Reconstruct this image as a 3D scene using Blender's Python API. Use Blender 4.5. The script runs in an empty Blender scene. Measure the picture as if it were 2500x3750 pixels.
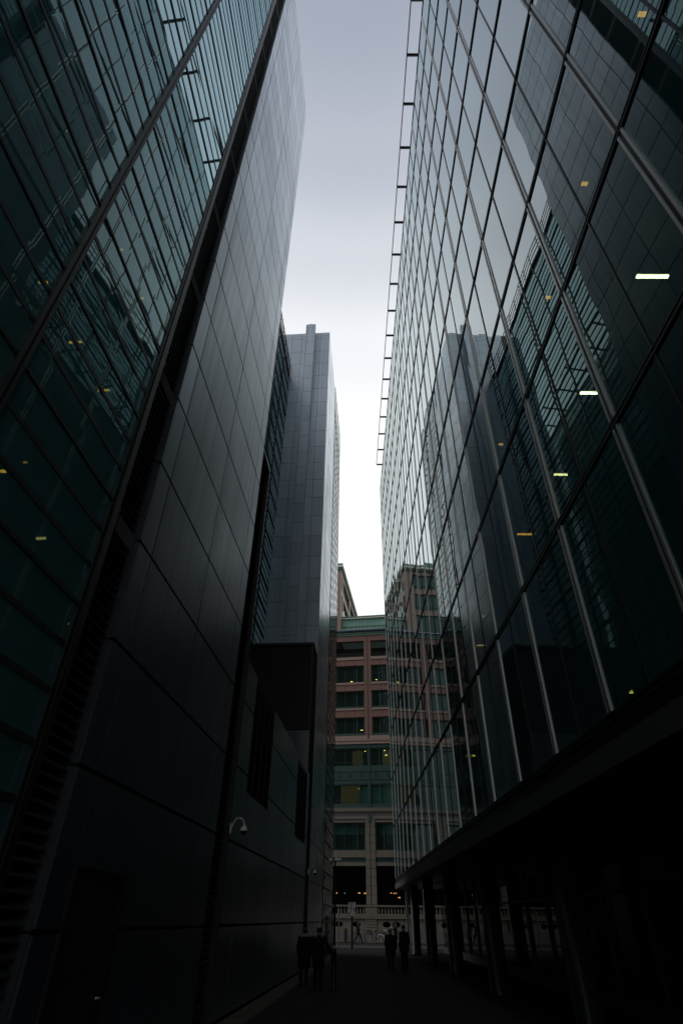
import bpy, math, random
from mathutils import Matrix, Vector
random.seed(7)
scene = bpy.context.scene
COL = scene.collection
R_ = math.radians

# ------------------------------------------------------------------ camera
F_PX, PX, PY, H = 2031.0, 1250.0, 1875.0, 1.92
zc = Vector((35.0, 2765.0, -F_PX)).normalized()
hc = Vector((4.0, -1492.0, -F_PX)).normalized()
hc = (hc - zc * hc.dot(zc)).normalized()
xc = hc.cross(zc)
ROT = Matrix((xc, hc, zc))            # camera -> world
cam_d = bpy.data.cameras.new('camera')
cam = bpy.data.objects.new('camera', cam_d); COL.objects.link(cam)
cam.matrix_world = Matrix.Translation((0, 0, H)) @ ROT.to_4x4()
cam_d.sensor_fit = 'HORIZONTAL'; cam_d.sensor_width = 36.0
cam_d.lens = 36.0 * F_PX / 2500.0
cam_d.clip_start = 0.05; cam_d.clip_end = 2000
scene.camera = cam

# ------------------------------------------------------------------ world, sun, exposure
SUN_EL, SUN_AZ = R_(52), R_(-125)
world = bpy.data.worlds.new('World'); scene.world = world
world.use_nodes = True
nt = world.node_tree; nt.nodes.clear()
def wn(t, **k):
    n = nt.nodes.new(t)
    for a, b in k.items(): setattr(n, a, b)
    return n
w_out = wn('ShaderNodeOutputWorld'); w_bg = wn('ShaderNodeBackground')
w_bg.inputs['Strength'].default_value = 0.1
sky = wn('ShaderNodeTexSky', sky_type='NISHITA', sun_disc=False)
sky.sun_elevation = SUN_EL; sky.sun_rotation = SUN_AZ; sky.dust_density = 4.0; sky.air_density = 1.5
tc = wn('ShaderNodeTexCoord'); sep = wn('ShaderNodeSeparateXYZ')
nt.links.new(tc.outputs['Generated'], sep.inputs[0])
ramp = wn('ShaderNodeValToRGB'); nt.links.new(sep.outputs['Z'], ramp.inputs[0])
cr = ramp.color_ramp; cr.interpolation = 'EASE'
stops = [(0.0, (1, 1, 1.0)), (0.70, (0.98, 0.99, 1.0)), (0.80, (0.87, 0.89, 0.92)), (0.875, (0.66, 0.69, 0.745)),
         (0.935, (0.485, 0.52, 0.595)), (0.985, (0.36, 0.395, 0.48)), (1.0, (0.34, 0.37, 0.455))]
cr.elements[0].position, cr.elements[0].color = stops[0][0], (*stops[0][1], 1)
cr.elements[1].position, cr.elements[1].color = stops[-1][0], (*stops[-1][1], 1)
for p, c in stops[1:-1]:
    e = cr.elements.new(p); e.color = (*c, 1)
# sky made dimmer behind the camera to keep walls facing it dark
mr = wn('ShaderNodeMapRange'); nt.links.new(sep.outputs['Y'], mr.inputs['Value'])
mr.inputs['From Min'].default_value = -0.7; mr.inputs['From Max'].default_value = 0.15
mr.inputs['To Min'].default_value = 4.6; mr.inputs['To Max'].default_value = 10.9
nz = wn('ShaderNodeTexNoise'); nz.inputs['Scale'].default_value = 1.6; nz.inputs['Detail'].default_value = 4
nt.links.new(tc.outputs['Generated'], nz.inputs['Vector'])
mn = wn('ShaderNodeMapRange'); nt.links.new(nz.outputs['Fac'], mn.inputs['Value'])
mn.inputs['To Min'].default_value = 0.93; mn.inputs['To Max'].default_value = 1.07
mm = wn('ShaderNodeMath', operation='MULTIPLY')
nt.links.new(mr.outputs[0], mm.inputs[0]); nt.links.new(mn.outputs[0], mm.inputs[1])
sc = wn('ShaderNodeVectorMath', operation='SCALE')
nt.links.new(ramp.outputs[0], sc.inputs[0]); nt.links.new(mm.outputs[0], sc.inputs['Scale'])
mx = wn('ShaderNodeMix', data_type='RGBA'); mx.inputs[0].default_value = 0.96
nt.links.new(sky.outputs[0], mx.inputs[6]); nt.links.new(sc.outputs[0], mx.inputs[7])
nt.links.new(mx.outputs[2], w_bg.inputs['Color']); nt.links.new(w_bg.outputs[0], w_out.inputs[0])

sun_d = bpy.data.lights.new('sun', 'SUN'); sun_d.energy = 0.5; sun_d.angle = R_(25); sun_d.color = (1, .96, .9)
sun = bpy.data.objects.new('sun', sun_d); COL.objects.link(sun)
d_sun = Vector((math.sin(SUN_AZ) * math.cos(SUN_EL), math.cos(SUN_AZ) * math.cos(SUN_EL), math.sin(SUN_EL)))
sun.rotation_euler = d_sun.to_track_quat('Z', 'Y').to_euler(); sun.location = (0, 0, 120)
scene.view_settings.view_transform = 'Standard'; scene.view_settings.look = 'None'
scene.view_settings.exposure = 0.0; scene.view_settings.gamma = 1.0
scene.cycles.max_bounces = 10; scene.cycles.glossy_bounces = 6; scene.cycles.transparent_max_bounces = 12
scene.cycles.diffuse_bounces = 3

# ------------------------------------------------------------------ materials
def new_mat(name):
    m = bpy.data.materials.new(name); m.use_nodes = True
    n = m.node_tree; n.nodes.clear()
    o = n.nodes.new('ShaderNodeOutputMaterial')
    return m, n, o
def coords(n, scale=(1, 1, 1), space='Object'):
    t = n.nodes.new('ShaderNodeTexCoord'); mp = n.nodes.new('ShaderNodeMapping')
    mp.inputs['Scale'].default_value = scale
    n.links.new(t.outputs[space], mp.inputs[0]); return mp.outputs[0]
def noise(n, vec, scale, detail=3):
    t = n.nodes.new('ShaderNodeTexNoise'); t.inputs['Scale'].default_value = scale; t.inputs['Detail'].default_value = detail
    n.links.new(vec, t.inputs['Vector']); return t.outputs['Fac']
def bump(n, fac, strength, dist=0.05):
    b = n.nodes.new('ShaderNodeBump'); b.inputs['Strength'].default_value = strength; b.inputs['Distance'].default_value = dist
    n.links.new(fac, b.inputs['Height']); return b.outputs[0]
def pbr(name, col, rough=.5, metal=0., var=.15, vscale=2., vstretch=(1, 1, 1), bstr=0., bdist=.02, spec=.5, rvar=0.):
    m, n, o = new_mat(name)
    p = n.nodes.new('ShaderNodeBsdfPrincipled'); n.links.new(p.outputs[0], o.inputs[0])
    p.inputs['Roughness'].default_value = rough; p.inputs['Metallic'].default_value = metal
    p.inputs['Specular IOR Level'].default_value = spec
    v = coords(n, vstretch); f = noise(n, v, vscale, 4)
    mi = n.nodes.new('ShaderNodeMix'); mi.data_type = 'RGBA'
    mi.inputs[6].default_value = (*[c * (1 - var) for c in col], 1); mi.inputs[7].default_value = (*[min(1, c * (1 + var)) for c in col], 1)
    n.links.new(f, mi.inputs[0]); n.links.new(mi.outputs[2], p.inputs['Base Color'])
    if rvar:
        r = n.nodes.new('ShaderNodeMapRange'); n.links.new(f, r.inputs[0]); r.inputs[3].default_value = max(.02, rough - rvar); r.inputs[4].default_value = rough + rvar
        n.links.new(r.outputs[0], p.inputs['Roughness'])
    if bstr: n.links.new(bump(n, f, bstr, bdist), p.inputs['Normal'])
    return m
def grazing(n, f0, p, nrm=None):
    # coated surface: reflectance rises from f0 face-on to 1 at grazing angles
    lw = n.nodes.new('ShaderNodeLayerWeight'); lw.inputs['Blend'].default_value = .5
    if nrm is not None: n.links.new(nrm, lw.inputs['Normal'])
    pw = n.nodes.new('ShaderNodeMath'); pw.operation = 'POWER'; n.links.new(lw.outputs['Facing'], pw.inputs[0]); pw.inputs[1].default_value = p
    ma = n.nodes.new('ShaderNodeMath'); ma.operation = 'MULTIPLY_ADD'; n.links.new(pw.outputs[0], ma.inputs[0]); ma.inputs[1].default_value = 1 - f0; ma.inputs[2].default_value = f0
    return ma.outputs[0]
def island_tint(n, col, lo, hi, sock, extra=None):
    # small shift of tone from pane to pane / panel to panel
    ge = n.nodes.new('ShaderNodeNewGeometry'); r = n.nodes.new('ShaderNodeMapRange'); n.links.new(ge.outputs['Random Per Island'], r.inputs[0])
    r.inputs[3].default_value = lo; r.inputs[4].default_value = hi; k = r.outputs[0]
    if extra is not None:
        m = n.nodes.new('ShaderNodeMath'); m.operation = 'MULTIPLY'; n.links.new(k, m.inputs[0]); n.links.new(extra, m.inputs[1]); k = m.outputs[0]
    v = n.nodes.new('ShaderNodeVectorMath'); v.operation = 'SCALE'; v.inputs[0].default_value = col; n.links.new(k, v.inputs['Scale']); n.links.new(v.outputs[0], sock)
def glass(name, gloss, trans, f0=.06, pw=3.2, wave=.1, wscale=.5, stretch=(1, 1, 1), rough=0.0, body=(.02, .05, .05), bfac=.1):
    m, n, o = new_mat(name)
    v = coords(n, stretch); f = noise(n, v, wscale, 1.0)
    bn = bump(n, f, wave, .1)
    fr = grazing(n, f0, pw, bn)
    g = n.nodes.new('ShaderNodeBsdfGlossy'); g.inputs['Roughness'].default_value = rough
    island_tint(n, gloss, .90, 1.0, g.inputs['Color'])
    n.links.new(bn, g.inputs['Normal'])
    t = n.nodes.new('ShaderNodeBsdfTransparent'); t.inputs['Color'].default_value = (*trans, 1)
    d = n.nodes.new('ShaderNodeBsdfDiffuse'); d.inputs['Color'].default_value = (*body, 1)
    tb = n.nodes.new('ShaderNodeMixShader'); tb.inputs[0].default_value = bfac
    n.links.new(t.outputs[0], tb.inputs[1]); n.links.new(d.outputs[0], tb.inputs[2])
    s = n.nodes.new('ShaderNodeMixShader')
    n.links.new(fr, s.inputs[0]); n.links.new(tb.outputs[0], s.inputs[1]); n.links.new(g.outputs[0], s.inputs[2])
    n.links.new(s.outputs[0], o.inputs[0]); return m
def emit(name, col, st):
    m, n, o = new_mat(name); e = n.nodes.new('ShaderNodeEmission')
    e.inputs[0].default_value = (*col, 1); e.inputs[1].default_value = st
    n.links.new(e.outputs[0], o.inputs[0]); return m
def satin(name, gl, df, rough, ior, vscale, stretch, bstr):
    # weathered metallic coating: a dull mirror over a dark ground
    m, n, o = new_mat(name); v = coords(n, stretch); f = noise(n, v, vscale, 1.2)
    g = n.nodes.new('ShaderNodeBsdfGlossy')
    sv = coords(n, (2.2, 2.2, .07)); sf = noise(n, sv, 2.0, 5); sr = n.nodes.new('ShaderNodeMapRange'); n.links.new(sf, sr.inputs[0])
    sr.inputs[1].default_value = .3; sr.inputs[2].default_value = .7; sr.inputs[3].default_value = .86; sr.inputs[4].default_value = 1.08
    island_tint(n, gl, .88, 1.04, g.inputs['Color'], sr.outputs[0])
    r = n.nodes.new('ShaderNodeMapRange'); n.links.new(f, r.inputs[0]); r.inputs[3].default_value = rough - .06; r.inputs[4].default_value = rough + .08
    n.links.new(r.outputs[0], g.inputs['Roughness'])
    d = n.nodes.new('ShaderNodeBsdfDiffuse'); d.inputs['Color'].default_value = (*df, 1)
    b = bump(n, f, bstr, .05); n.links.new(b, g.inputs['Normal'])
    s = n.nodes.new('ShaderNodeMixShader'); fr = grazing(n, *ior)
    n.links.new(fr, s.inputs[0]); n.links.new(d.outputs[0], s.inputs[1]); n.links.new(g.outputs[0], s.inputs[2]); n.links.new(s.outputs[0], o.inputs[0]); return m
def paving(name, c1, c2, mortar, scale, bw, rh, bstr=.4, rough=.85):
    m, n, o = new_mat(name); p = n.nodes.new('ShaderNodeBsdfPrincipled'); n.links.new(p.outputs[0], o.inputs[0])
    v = coords(n); b = n.nodes.new('ShaderNodeTexBrick'); n.links.new(v, b.inputs['Vector'])
    b.inputs['Scale'].default_value = scale; b.inputs['Brick Width'].default_value = bw; b.inputs['Row Height'].default_value = rh
    b.inputs['Mortar Size'].default_value = .012; b.inputs['Color1'].default_value = (*c1, 1); b.inputs['Color2'].default_value = (*c2, 1); b.inputs['Mortar'].default_value = (*mortar, 1)
    f = noise(n, v, .8, 5)
    mi = n.nodes.new('ShaderNodeMix'); mi.data_type = 'RGBA'; mi.blend_type = 'MULTIPLY'; mi.inputs[0].default_value = .6
    n.links.new(b.outputs[0], mi.inputs[6]); n.links.new(f, mi.inputs[7]); n.links.new(mi.outputs[2], p.inputs['Base Color'])
    p.inputs['Roughness'].default_value = rough; p.inputs['Specular IOR Level'].default_value = .12
    n.links.new(bump(n, b.outputs['Fac'], -bstr, .01), p.inputs['Normal']); return m

M = dict(
    glass_r=glass('tinted curtain wall glass', (.90, .99, 1.0), (.24, .36, .36), .05, 2.75, .052, .42, body=(.06, .18, .20), bfac=.6),
    glass_l=glass('green curtain wall glass', (.72, .98, 1.0), (.22, .40, .39), .15, 2.4, .030, .5, body=(.12, .31, .33), bfac=.75),
    glass_e=glass('end block glass', (.74, .79, .81), (.10, .15, .15), .15, 3.5, .12, .8),
    glass_far=glass('green office glass', (.7, .92, .9), (.50, .64, .58), .07, 5, .06, .6, body=(.03, .10, .09), bfac=.12),
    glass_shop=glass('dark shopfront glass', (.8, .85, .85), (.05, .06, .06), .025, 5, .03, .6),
    black=pbr('black anodised metal', (.010, .010, .012), .38, 0, .2, spec=.35),
    fin=pbr('black glazing fin', (.045, .045, .048), .45, 0, .2, spec=.3),
    dgrey=pbr('dark grey metal', (.035, .035, .038), .42, .2, .15, spec=.4),
    silver=pbr('satin aluminium', (.62, .60, .58), .34, .7, .12, 6, rvar=.08),
    panel=satin('dark satin metal panel', (.90, .96, 1.0), (.055, .066, .085), .29, (.17, 3.1), .9, (1, 1.3, .16), .035),
    panel2=satin('blue grey metal panel', (.76, .87, .98), (.185, .23, .285), .38, (.36, 4), .8, (1.4, 1, .3), .04),
    louvre=pbr('black louvre blade', (.030, .030, .031), .5, 0, .2, spec=.3),
    louvre_s=pbr('dark grey louvre blade', (.13, .122, .12), .5, 0, .2, spec=.4),
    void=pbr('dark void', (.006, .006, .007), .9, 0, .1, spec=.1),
    core=pbr('interior dark wall', (.08, .078, .072), .8, 0, .3, spec=.2),
    ceil=pbr('interior ceiling', (.22, .21, .19), .8, 0, .2, spec=.2),
    fascia=pbr('dark soffit cladding', (.11, .108, .107), .5, .1, .15, 1.2, spec=.35),
    column=pbr('dark polished column', (.035, .034, .033), .3, .2, .1, 2),
    granite=pbr('red brown granite', (.215, .118, .098), .5, 0, .22, 14, bstr=.05, spec=.4),
    granite_p=pbr('pale pink granite', (.33, .235, .20), .55, 0, .15, 9, spec=.4),
    stone=pbr('weathered pale stone', (.155, .14, .117), .75, 0, .25, 1.6, (1, 1, .4), .1, .02, .3),
    stone_g=pbr('grey stone plinth', (.13, .122, .118), .75, 0, .25, 2.5, bstr=.1, spec=.3),
    green=pbr('dark green metal', (.036, .080, .074), .42, .2, .2, 3, spec=.45),
    green_l=pbr('pale green metal', (.14, .26, .215), .45, .2, .2, 3, spec=.45),
    gutter=pbr('blue grey gutter', (.11, .14, .2), .3, .5, .15, 3),
    rafter=pbr('pale rafter', (.36, .42, .34), .4, .2, .1),
    clere=pbr('clerestory glazing', (.26, .50, .46), .15, .2, .25, .7),
    blind=pbr('pale green blind', (.10, .23, .22), .8, 0, .2, 2),
    curtain=emit('glowing ochre room wall', (1, .68, .22), .035),  # no curtain: a room wall glowing by itself in place of lamplight
    setts=paving('dark stone setts', (.030, .029, .028), (.022, .021, .021), (.010, .010, .010), 1.0, .30, .15, .5),
    flag=paving('pale kerb flagstones', (.11, .098, .08), (.09, .08, .066), (.03, .028, .025), 1.0, .9, .6, .3),
    asphalt=pbr('asphalt', (.042, .042, .044), .8, 0, .25, 5, bstr=.2, spec=.3),
    kerb=pbr('kerb stone', (.07, .068, .066), .7, 0, .2, 4, spec=.3),
    white=pbr('white painted metal', (.82, .80, .74), .4, 0, .06, 8),
    signw=pbr('sign white', (.55, .55, .57), .5, 0, .05, 8),
    ink=pbr('sign lettering', (.03, .03, .05), .6),
    signb=pbr('sign blue', (.05, .06, .16), .5),
    bin=pbr('brown painted steel', (.075, .035, .014), .55, 0, .2, 4),
    skin=pbr('skin', (.45, .28, .21), .5, 0, .08, 10),
    coat=pbr('black padded coat', (.010, .010, .012), .75, 0, .25, 9, bstr=.2, spec=.2),
    coat2=pbr('dark wool coat', (.014, .012, .012), .85, 0, .25, 9, bstr=.2, spec=.15),
    trous=pbr('dark trousers', (.010, .010, .013), .85, 0, .2, 9, spec=.15),
    shoe=pbr('dark shoes', (.012, .010, .010), .5),
    hair=pbr('dark hair', (.012, .009, .007), .6, 0, .3, 20),
    hair_g=pbr('grey hair', (.13, .12, .115), .7, 0, .3, 20),
    fur=pbr('pale fur trim', (.34, .29, .24), .9, 0, .3, 25, bstr=.3),
    rubber=pbr('rubber', (.012, .012, .012), .8),
    bikeframe=pbr('bicycle paint', (.03, .035, .05), .35),
    lamp_w=emit('warm office lamp', (1, .83, .50), 26.0),
    lamp_o=emit('amber office lamp', (1, .40, .045), 5.0),
    lamp_m=emit('warm white office lamp', (1, .74, .28), 11.0),
    lamp_d=emit('dim amber lamp', (1, .55, .16), 3.0),
    lamp_y=emit('yellow window lamp', (1, .66, .12), 3.6),
    lamp_a=emit('orange arcade lamp', (1, .48, .16), 1.3),
)

# ------------------------------------------------------------------ mesh helpers
class MB:
    def __init__(s): s.v = []; s.f = []; s.m = []
    def add(s, vs, fs, mi=0):
        b = len(s.v); s.v += [tuple(p) for p in vs]
        for f in fs: s.f.append([b + i for i in f]); s.m.append(mi)
    def box(s, x0, x1, y0, y1, z0, z1, mi=0):
        s.add([(x0, y0, z0), (x1, y0, z0), (x1, y1, z0), (x0, y1, z0), (x0, y0, z1), (x1, y0, z1), (x1, y1, z1), (x0, y1, z1)],
              [(0, 3, 2, 1), (4, 5, 6, 7), (0, 1, 5, 4), (1, 2, 6, 5), (2, 3, 7, 6), (3, 0, 4, 7)], mi); return s
    def quad(s, a, b, c, d, mi=0): s.add([a, b, c, d], [(0, 1, 2, 3)], mi); return s
    def prism(s, poly, axis, a0, a1, mi=0):
        # poly: 2-D outline in the two other axes (cyclic order), extruded along axis
        def P(p, a):
            return {'x': (a, p[0], p[1]), 'y': (p[0], a, p[1]), 'z': (p[0], p[1], a)}[axis]
        n = len(poly); vs = [P(p, a0) for p in poly] + [P(p, a1) for p in poly]
        fs = [tuple(range(n))[::-1], tuple(range(n, 2 * n))] + [(i, (i + 1) % n, n + (i + 1) % n, n + i) for i in range(n)]
        s.add(vs, fs, mi); return s
    def lathe(s, prof, n=16, c=(0, 0, 0), mi=0, sy=1.0):
        vs = []; fs = []
        for r, z in prof:
            for i in range(n):
                a = 2 * math.pi * i / n; vs.append((c[0] + r * math.cos(a), c[1] + sy * r * math.sin(a), c[2] + z))
        for k in range(len(prof) - 1):
            for i in range(n):
                j = (i + 1) % n; fs.append((k * n + i, k * n + j, (k + 1) * n + j, (k + 1) * n + i))
        fs.append(tuple(range(n))[::-1]); fs.append(tuple((len(prof) - 1) * n + i for i in range(n)))
        s.add(vs, fs, mi); return s
    def tube(s, path, r, n=8, mi=0, closed=False):
        path = [Vector(p) for p in path]; L = len(path); rr = r if isinstance(r, (list, tuple)) else [r] * L
        vs = []; fs = []; up = None
        for i, p in enumerate(path):
            a = path[(i - 1) % L] if (closed or i) else p; b = path[(i + 1) % L] if (closed or i < L - 1) else p
            t = (b - a).normalized()
            if up is None: up = Vector((0, 0, 1)) if abs(t.z) < .9 else Vector((1, 0, 0))
            u = (up - t * up.dot(t))
            if u.length < 1e-4: u = t.orthogonal()
            u.normalize(); w = t.cross(u); up = u
            for k in range(n):
                q = 2 * math.pi * k / n; vs.append(p + (u * math.cos(q) + w * math.sin(q)) * rr[i])
        for i in range(L if closed else L - 1):
            for k in range(n):
                l = (k + 1) % n; i2 = (i + 1) % L
                fs.append((i * n + k, i * n + l, i2 * n + l, i2 * n + k))
        if not closed: fs.append(tuple(range(n))[::-1]); fs.append(tuple((L - 1) * n + k for k in range(n)))
        s.add(vs, fs, mi); return s
    def loft(s, rings, n=14, mi=0):
        # rings: (cx, cy, z, rx, ry)
        vs = []; fs = []
        for cx, cy, z, rx, ry in rings:
            for i in range(n):
                a = 2 * math.pi * i / n; vs.append((cx + rx * math.cos(a), cy + ry * math.sin(a), z))
        for k in range(len(rings) - 1):
            for i in range(n):
                j = (i + 1) % n; fs.append((k * n + i, k * n + j, (k + 1) * n + j, (k + 1) * n + i))
        fs.append(tuple(range(n))[::-1]); fs.append(tuple((len(rings) - 1) * n + i for i in range(n)))
        s.add(vs, fs, mi); return s
    def build(s, name, mats, parent=None, smooth=False):
        base = parent.get('_b', (0, 0, 0)) if parent else (0, 0, 0)
        me = bpy.data.meshes.new(name)
        me.from_pydata([(x - base[0], y - base[1], z - base[2]) for x, y, z in s.v], [], s.f)
        for m in (mats if isinstance(mats, (list, tuple)) else [mats]): me.materials.append(m)
        me.polygons.foreach_set('material_index', s.m)
        if smooth: me.polygons.foreach_set('use_smooth', [True] * len(s.f))
        me.update()
        o = bpy.data.objects.new(name, me); COL.objects.link(o)
        if parent: o.parent = parent; o['_b'] = tuple(base)
        return o
class Frame:
    def __init__(s, origin=(0, 0, 0), rz=0.0): s.m = Matrix.Translation(origin) @ Matrix.Rotation(rz, 4, 'Z'); s.rz = rz
WF = Frame()
LF = Frame((0, 0, 0), -R_(3.68))                       # the left-hand street wall: x = offset, y = along the wall
FF = Frame((1.60, 72.57, 0), -R_(8.5))                 # the block across the street: x = along it, y = away
def thing(name, label, cat, base, fr=WF, group=None):
    o = bpy.data.objects.new(name, None); COL.objects.link(o)
    o.location = fr.m @ Vector(base); o.rotation_euler = (0, 0, fr.rz)
    o['label'] = label; o['category'] = cat; o['_b'] = tuple(base); o.empty_display_size = .3
    if group: o['group'] = group
    return o
def struct(mb, name, mat, fr=WF):
    o = mb.build(name, mat); o['kind'] = 'structure'
    o.location = fr.m.translation; o.rotation_euler = (0, 0, fr.rz); return o
def proj(p):
    c = ROT.transposed() @ (Vector(p) - Vector((0, 0, H)))
    if c.z > -.05: return None
    return PX + F_PX * c.x / -c.z, PY - F_PX * c.y / -c.z
def screen_area(pts, fr):
    q = [proj(fr.m @ Vector(p)) for p in pts]
    if any(a is None for a in q): return 0
    xs = [min(2500, max(0, a[0])) for a in q]; ys = [min(3750, max(0, a[1])) for a in q]
    return abs(sum(xs[i] * ys[(i + 1) % 4] - xs[(i + 1) % 4] * ys[i] for i in range(4))) / 2
def windows(root, quads, mat, fr, name='window', limit=100):
    # quads: list of lists of 4-point panes belonging to one window
    order = sorted(quads, key=lambda w: -sum(screen_area(p, fr) for p in w))
    rest = MB()
    for i, w in enumerate(order):
        mb = MB() if i < limit else rest
        for p in w: mb.quad(*p)
        if i < limit: mb.build(name, mat, root)
    if rest.v:
        o = rest.build(name, mat, root); o['kind'] = 'stuff'

# ------------------------------------------------------------------ ground
g = MB(); g.box(-400, 400, -200, 900, -.6, -.16); struct(g, 'ground', M['asphalt'])
g = MB(); g.box(-9, 9, -40, 58.4, -.15, 0.0); struct(g, 'pavement', M['setts'])
g = MB(); g.box(-90, 90, 58.75, 67.6, -.155, -.12); struct(g, 'road', M['asphalt'])
g = MB(); g.box(-90, 90, 58.4, 58.62, -.15, .012); struct(g, 'kerb', M['kerb'])
g = MB(); g.box(-90, 90, -2.6, 3.0, -.15, .0)
struct(g, 'far_pavement', M['setts'], Frame((1.60, 70.2, 0), 0))
g = MB(); g.box(-90, 90, 67.38, 67.6, -.12, .012); struct(g, 'kerb', M['kerb'])
g = MB(); g.box(-3.86, -3.28, -20, 46.0, 0.0, .004); struct(g, 'path', M['flag'], LF)

# ------------------------------------------------------------------ right-hand glass office
XF = 4.10; XG = 4.128
PITCH = 2.70; YS = [3.38 + PITCH * k for k in range(-6, 19)]      # -12.8 ... 52.0
ZS = [4.46, 8.12] + [8.12 + 3.53 * k for k in range(1, 11)]
Y0, Y1, ZT = YS[0], YS[-1], ZS[-1]
rb = thing('glass_office', 'tall dark glass office with silver upright mullions and a grid of black transoms', 'office building', (XF, 20, 0))
quads = []
for i in range(len(YS) - 1):
    ym = (YS[i] + YS[i + 1]) / 2
    for k in range(len(ZS) - 1):
        w = []
        for a, b in ((YS[i], ym), (ym, YS[i + 1])):
            j = [random.gauss(0, .0020) for _ in range(4)]
            w.append([(XG + j[0], a, ZS[k]), (XG + j[1], a, ZS[k + 1]), (XG + j[2], b, ZS[k + 1]), (XG + j[3], b, ZS[k])])
        quads.append(w)
windows(rb, quads, M['glass_r'], WF)
for y in YS:                                                       # twin-flanged aluminium mullions
    m = MB()
    for k in range(len(ZS) - 1):
        a, b = ZS[k] + .085, ZS[k + 1] - .085
        m.box(XF, XG + .08, y - .085, y - .035, a, b); m.box(XF, XG + .08, y + .035, y + .085, a, b)
        m.box(XF + .016, XG + .06, y - .035, y + .035, a, b, 1)
    m.build('mullion', [M['silver'], M['dgrey']], rb)
for z in ZS:
    m = MB()
    m.box(XF + .008, XG + .07, Y0 - .1, Y1 + .05, z - .075, z + .075)
    for q in (-.055, .035): m.box(XF - .002, XF + .008, Y0 - .1, Y1 + .05, z + q, z + q + .022, 1)
    m.build('transom', [M['black'], M['dgrey']], rb)
for i in range(len(YS) - 1):
    ym = (YS[i] + YS[i + 1]) / 2
    m = MB(); m.box(XG - .02, XG + .03, ym - .016, ym + .016, ZS[0], ZT); m.build('glazing_bar', M['black'], rb)
for k, z in enumerate(ZS):                                         # floors seen through the glass
    m = MB(); m.box(XG + .12, 10.6, Y0, Y1 - .1, z - .30, z + .06); m.build('floor_slab', M['ceil'], rb)
m = MB()
for k in range(len(ZS) - 1):
    for y in YS[2::3]: m.box(XG + .55, XG + .95, y - .2, y + .2, ZS[k] + .06, ZS[k + 1] - .3)
m.build('inner_column', M['core'], rb)
m = MB(); m.box(10.6, 22, Y0, Y1 - .1, 0, ZT + .3); m.box(XG + .1, 10.6, Y1 - .09, Y1 + .02, 3.86, ZT); m.box(XG + .1, 10.6, Y0 - .1, Y0 - .01, 3.86, ZT)
m.build('wall', M['core'], rb)
m = MB(); m.box(XF + .02, XG + .4, Y0 - .1, Y1 + .05, 4.16, 4.36); m.build('sill', M['black'], rb)
m = MB(); m.box(XF - .02, 4.75, Y0 - .1, Y1 + .25, 3.82, 4.15); m.build('fascia', M['fascia'], rb)
m = MB(); m.box(4.75, 7.5, Y0 - .1, Y1 + .2, 3.86, 3.96); m.box(6.0, 6.08, Y0, Y1, 3.82, 3.86, 0); m.build('soffit', M['black'], rb)
for y in (-1.1, 6.9, 15.0, 23.1, 31.2, 39.3, 47.4):
    m = MB(); m.lathe([(.34, 0), (.34, .12), (.30, .14), (.30, 3.86)], 28, (5.0, y, 0)); m.build('column', M['column'], rb, True)
m = MB(); m.box(4.78, 4.98, 51.5, 51.75, 0, 3.83); m.build('corner_post', M['silver'], rb)
m = MB(); m.box(7.42, 7.7, Y0, Y1, 0, .35); m.build('plinth', M['fascia'], rb)
for i, y in enumerate(YS[:-1]):
    m = MB(); a, b = y + .06, YS[i + 1] - .06
    m.quad((7.5, a, .36), (7.5, a, 3.84), (7.5, b, 3.84), (7.5, b, .36)); w = m.build('shop_window', M['glass_shop'], rb)
    f = MB(); f.box(7.42, 7.56, y - .06, y + .06, .35, 3.86); f.box(7.44, 7.54, a, b, 2.55, 2.63); f.build('frame', M['dgrey'], w)
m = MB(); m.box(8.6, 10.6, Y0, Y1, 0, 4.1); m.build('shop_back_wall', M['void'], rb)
zr = 47.5                                                          # cleaning gantry rail carried out over the street from a set-back roof storey
ra = MB(); ra.box(3.755, 3.815, Y0, Y1, zr - .06, zr + .06); ra.build('roof_rail', M['black'], rb)
for y in YS:
    m = MB(); m.box(3.815, 6.6, y - .05, y + .05, zr - .07, zr + .05, 0); m.box(3.815, 6.6, y + .05, y + .11, zr - .07, zr - .05, 1); m.build('rail_bracket', [M['black'], M['silver']], rb)
m = MB(); m.box(6.6, 21, Y0, Y1 - .1, ZT + .3, zr + .3); m.build('plant_storey', M['dgrey'], rb)
m = MB(); m.box(XG - .01, XG + .3, Y0 - .1, Y1 + .02, ZT + .08, ZT + .12); m.build('coping', M['black'], rb)

# ------------------------------------------------------------------ left-hand street wall
DW = -3.86
PR = 1.715                                                         # panel row height
rows = [3.48 + PR * k for k in range(-2, 26)]; rows = [z for z in rows if z > .03]
PTOP = 47.5
# glass office nearest the camera, on the left
lb = thing('glass_office', 'green glass office with closely spaced black horizontal fins beside the metal clad block', 'office building', (DW, -2, 0), LF)
DG = DW - .009
fz = [3.48 + PR / 3 * k for k in range(-6, 78)]; fz = [z for z in fz if z < PTOP]
us = [6.26 - 2.55 * k for k in range(0, 9)]                        # 6.26 ... -14.1
quads = []
for i in range(len(us) - 1):
    for k in range(len(fz) - 1):
        j = [random.gauss(0, .0009) for _ in range(4)]
        quads.append([[(DG + j[0], us[i], fz[k]), (DG + j[1], us[i], fz[k + 1]), (DG + j[2], us[i + 1], fz[k + 1]), (DG + j[3], us[i + 1], fz[k])]])
windows(lb, quads, M['glass_l'], LF)
for k, z in enumerate(fz):
    m = MB(); m.box(DG - .03, DW + .0, us[-1], 6.262, z - .038, z + .022)
    m.box(DG - .03, DG + .004, us[-1], 6.262, z + .022, z + .036)
    if (k - 6) % 3 == 0: m.box(DG + .02, DW + .005, us[-1], 6.56, z - .036, z + .012)
    m.build('fin', M['fin'], lb)
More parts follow.
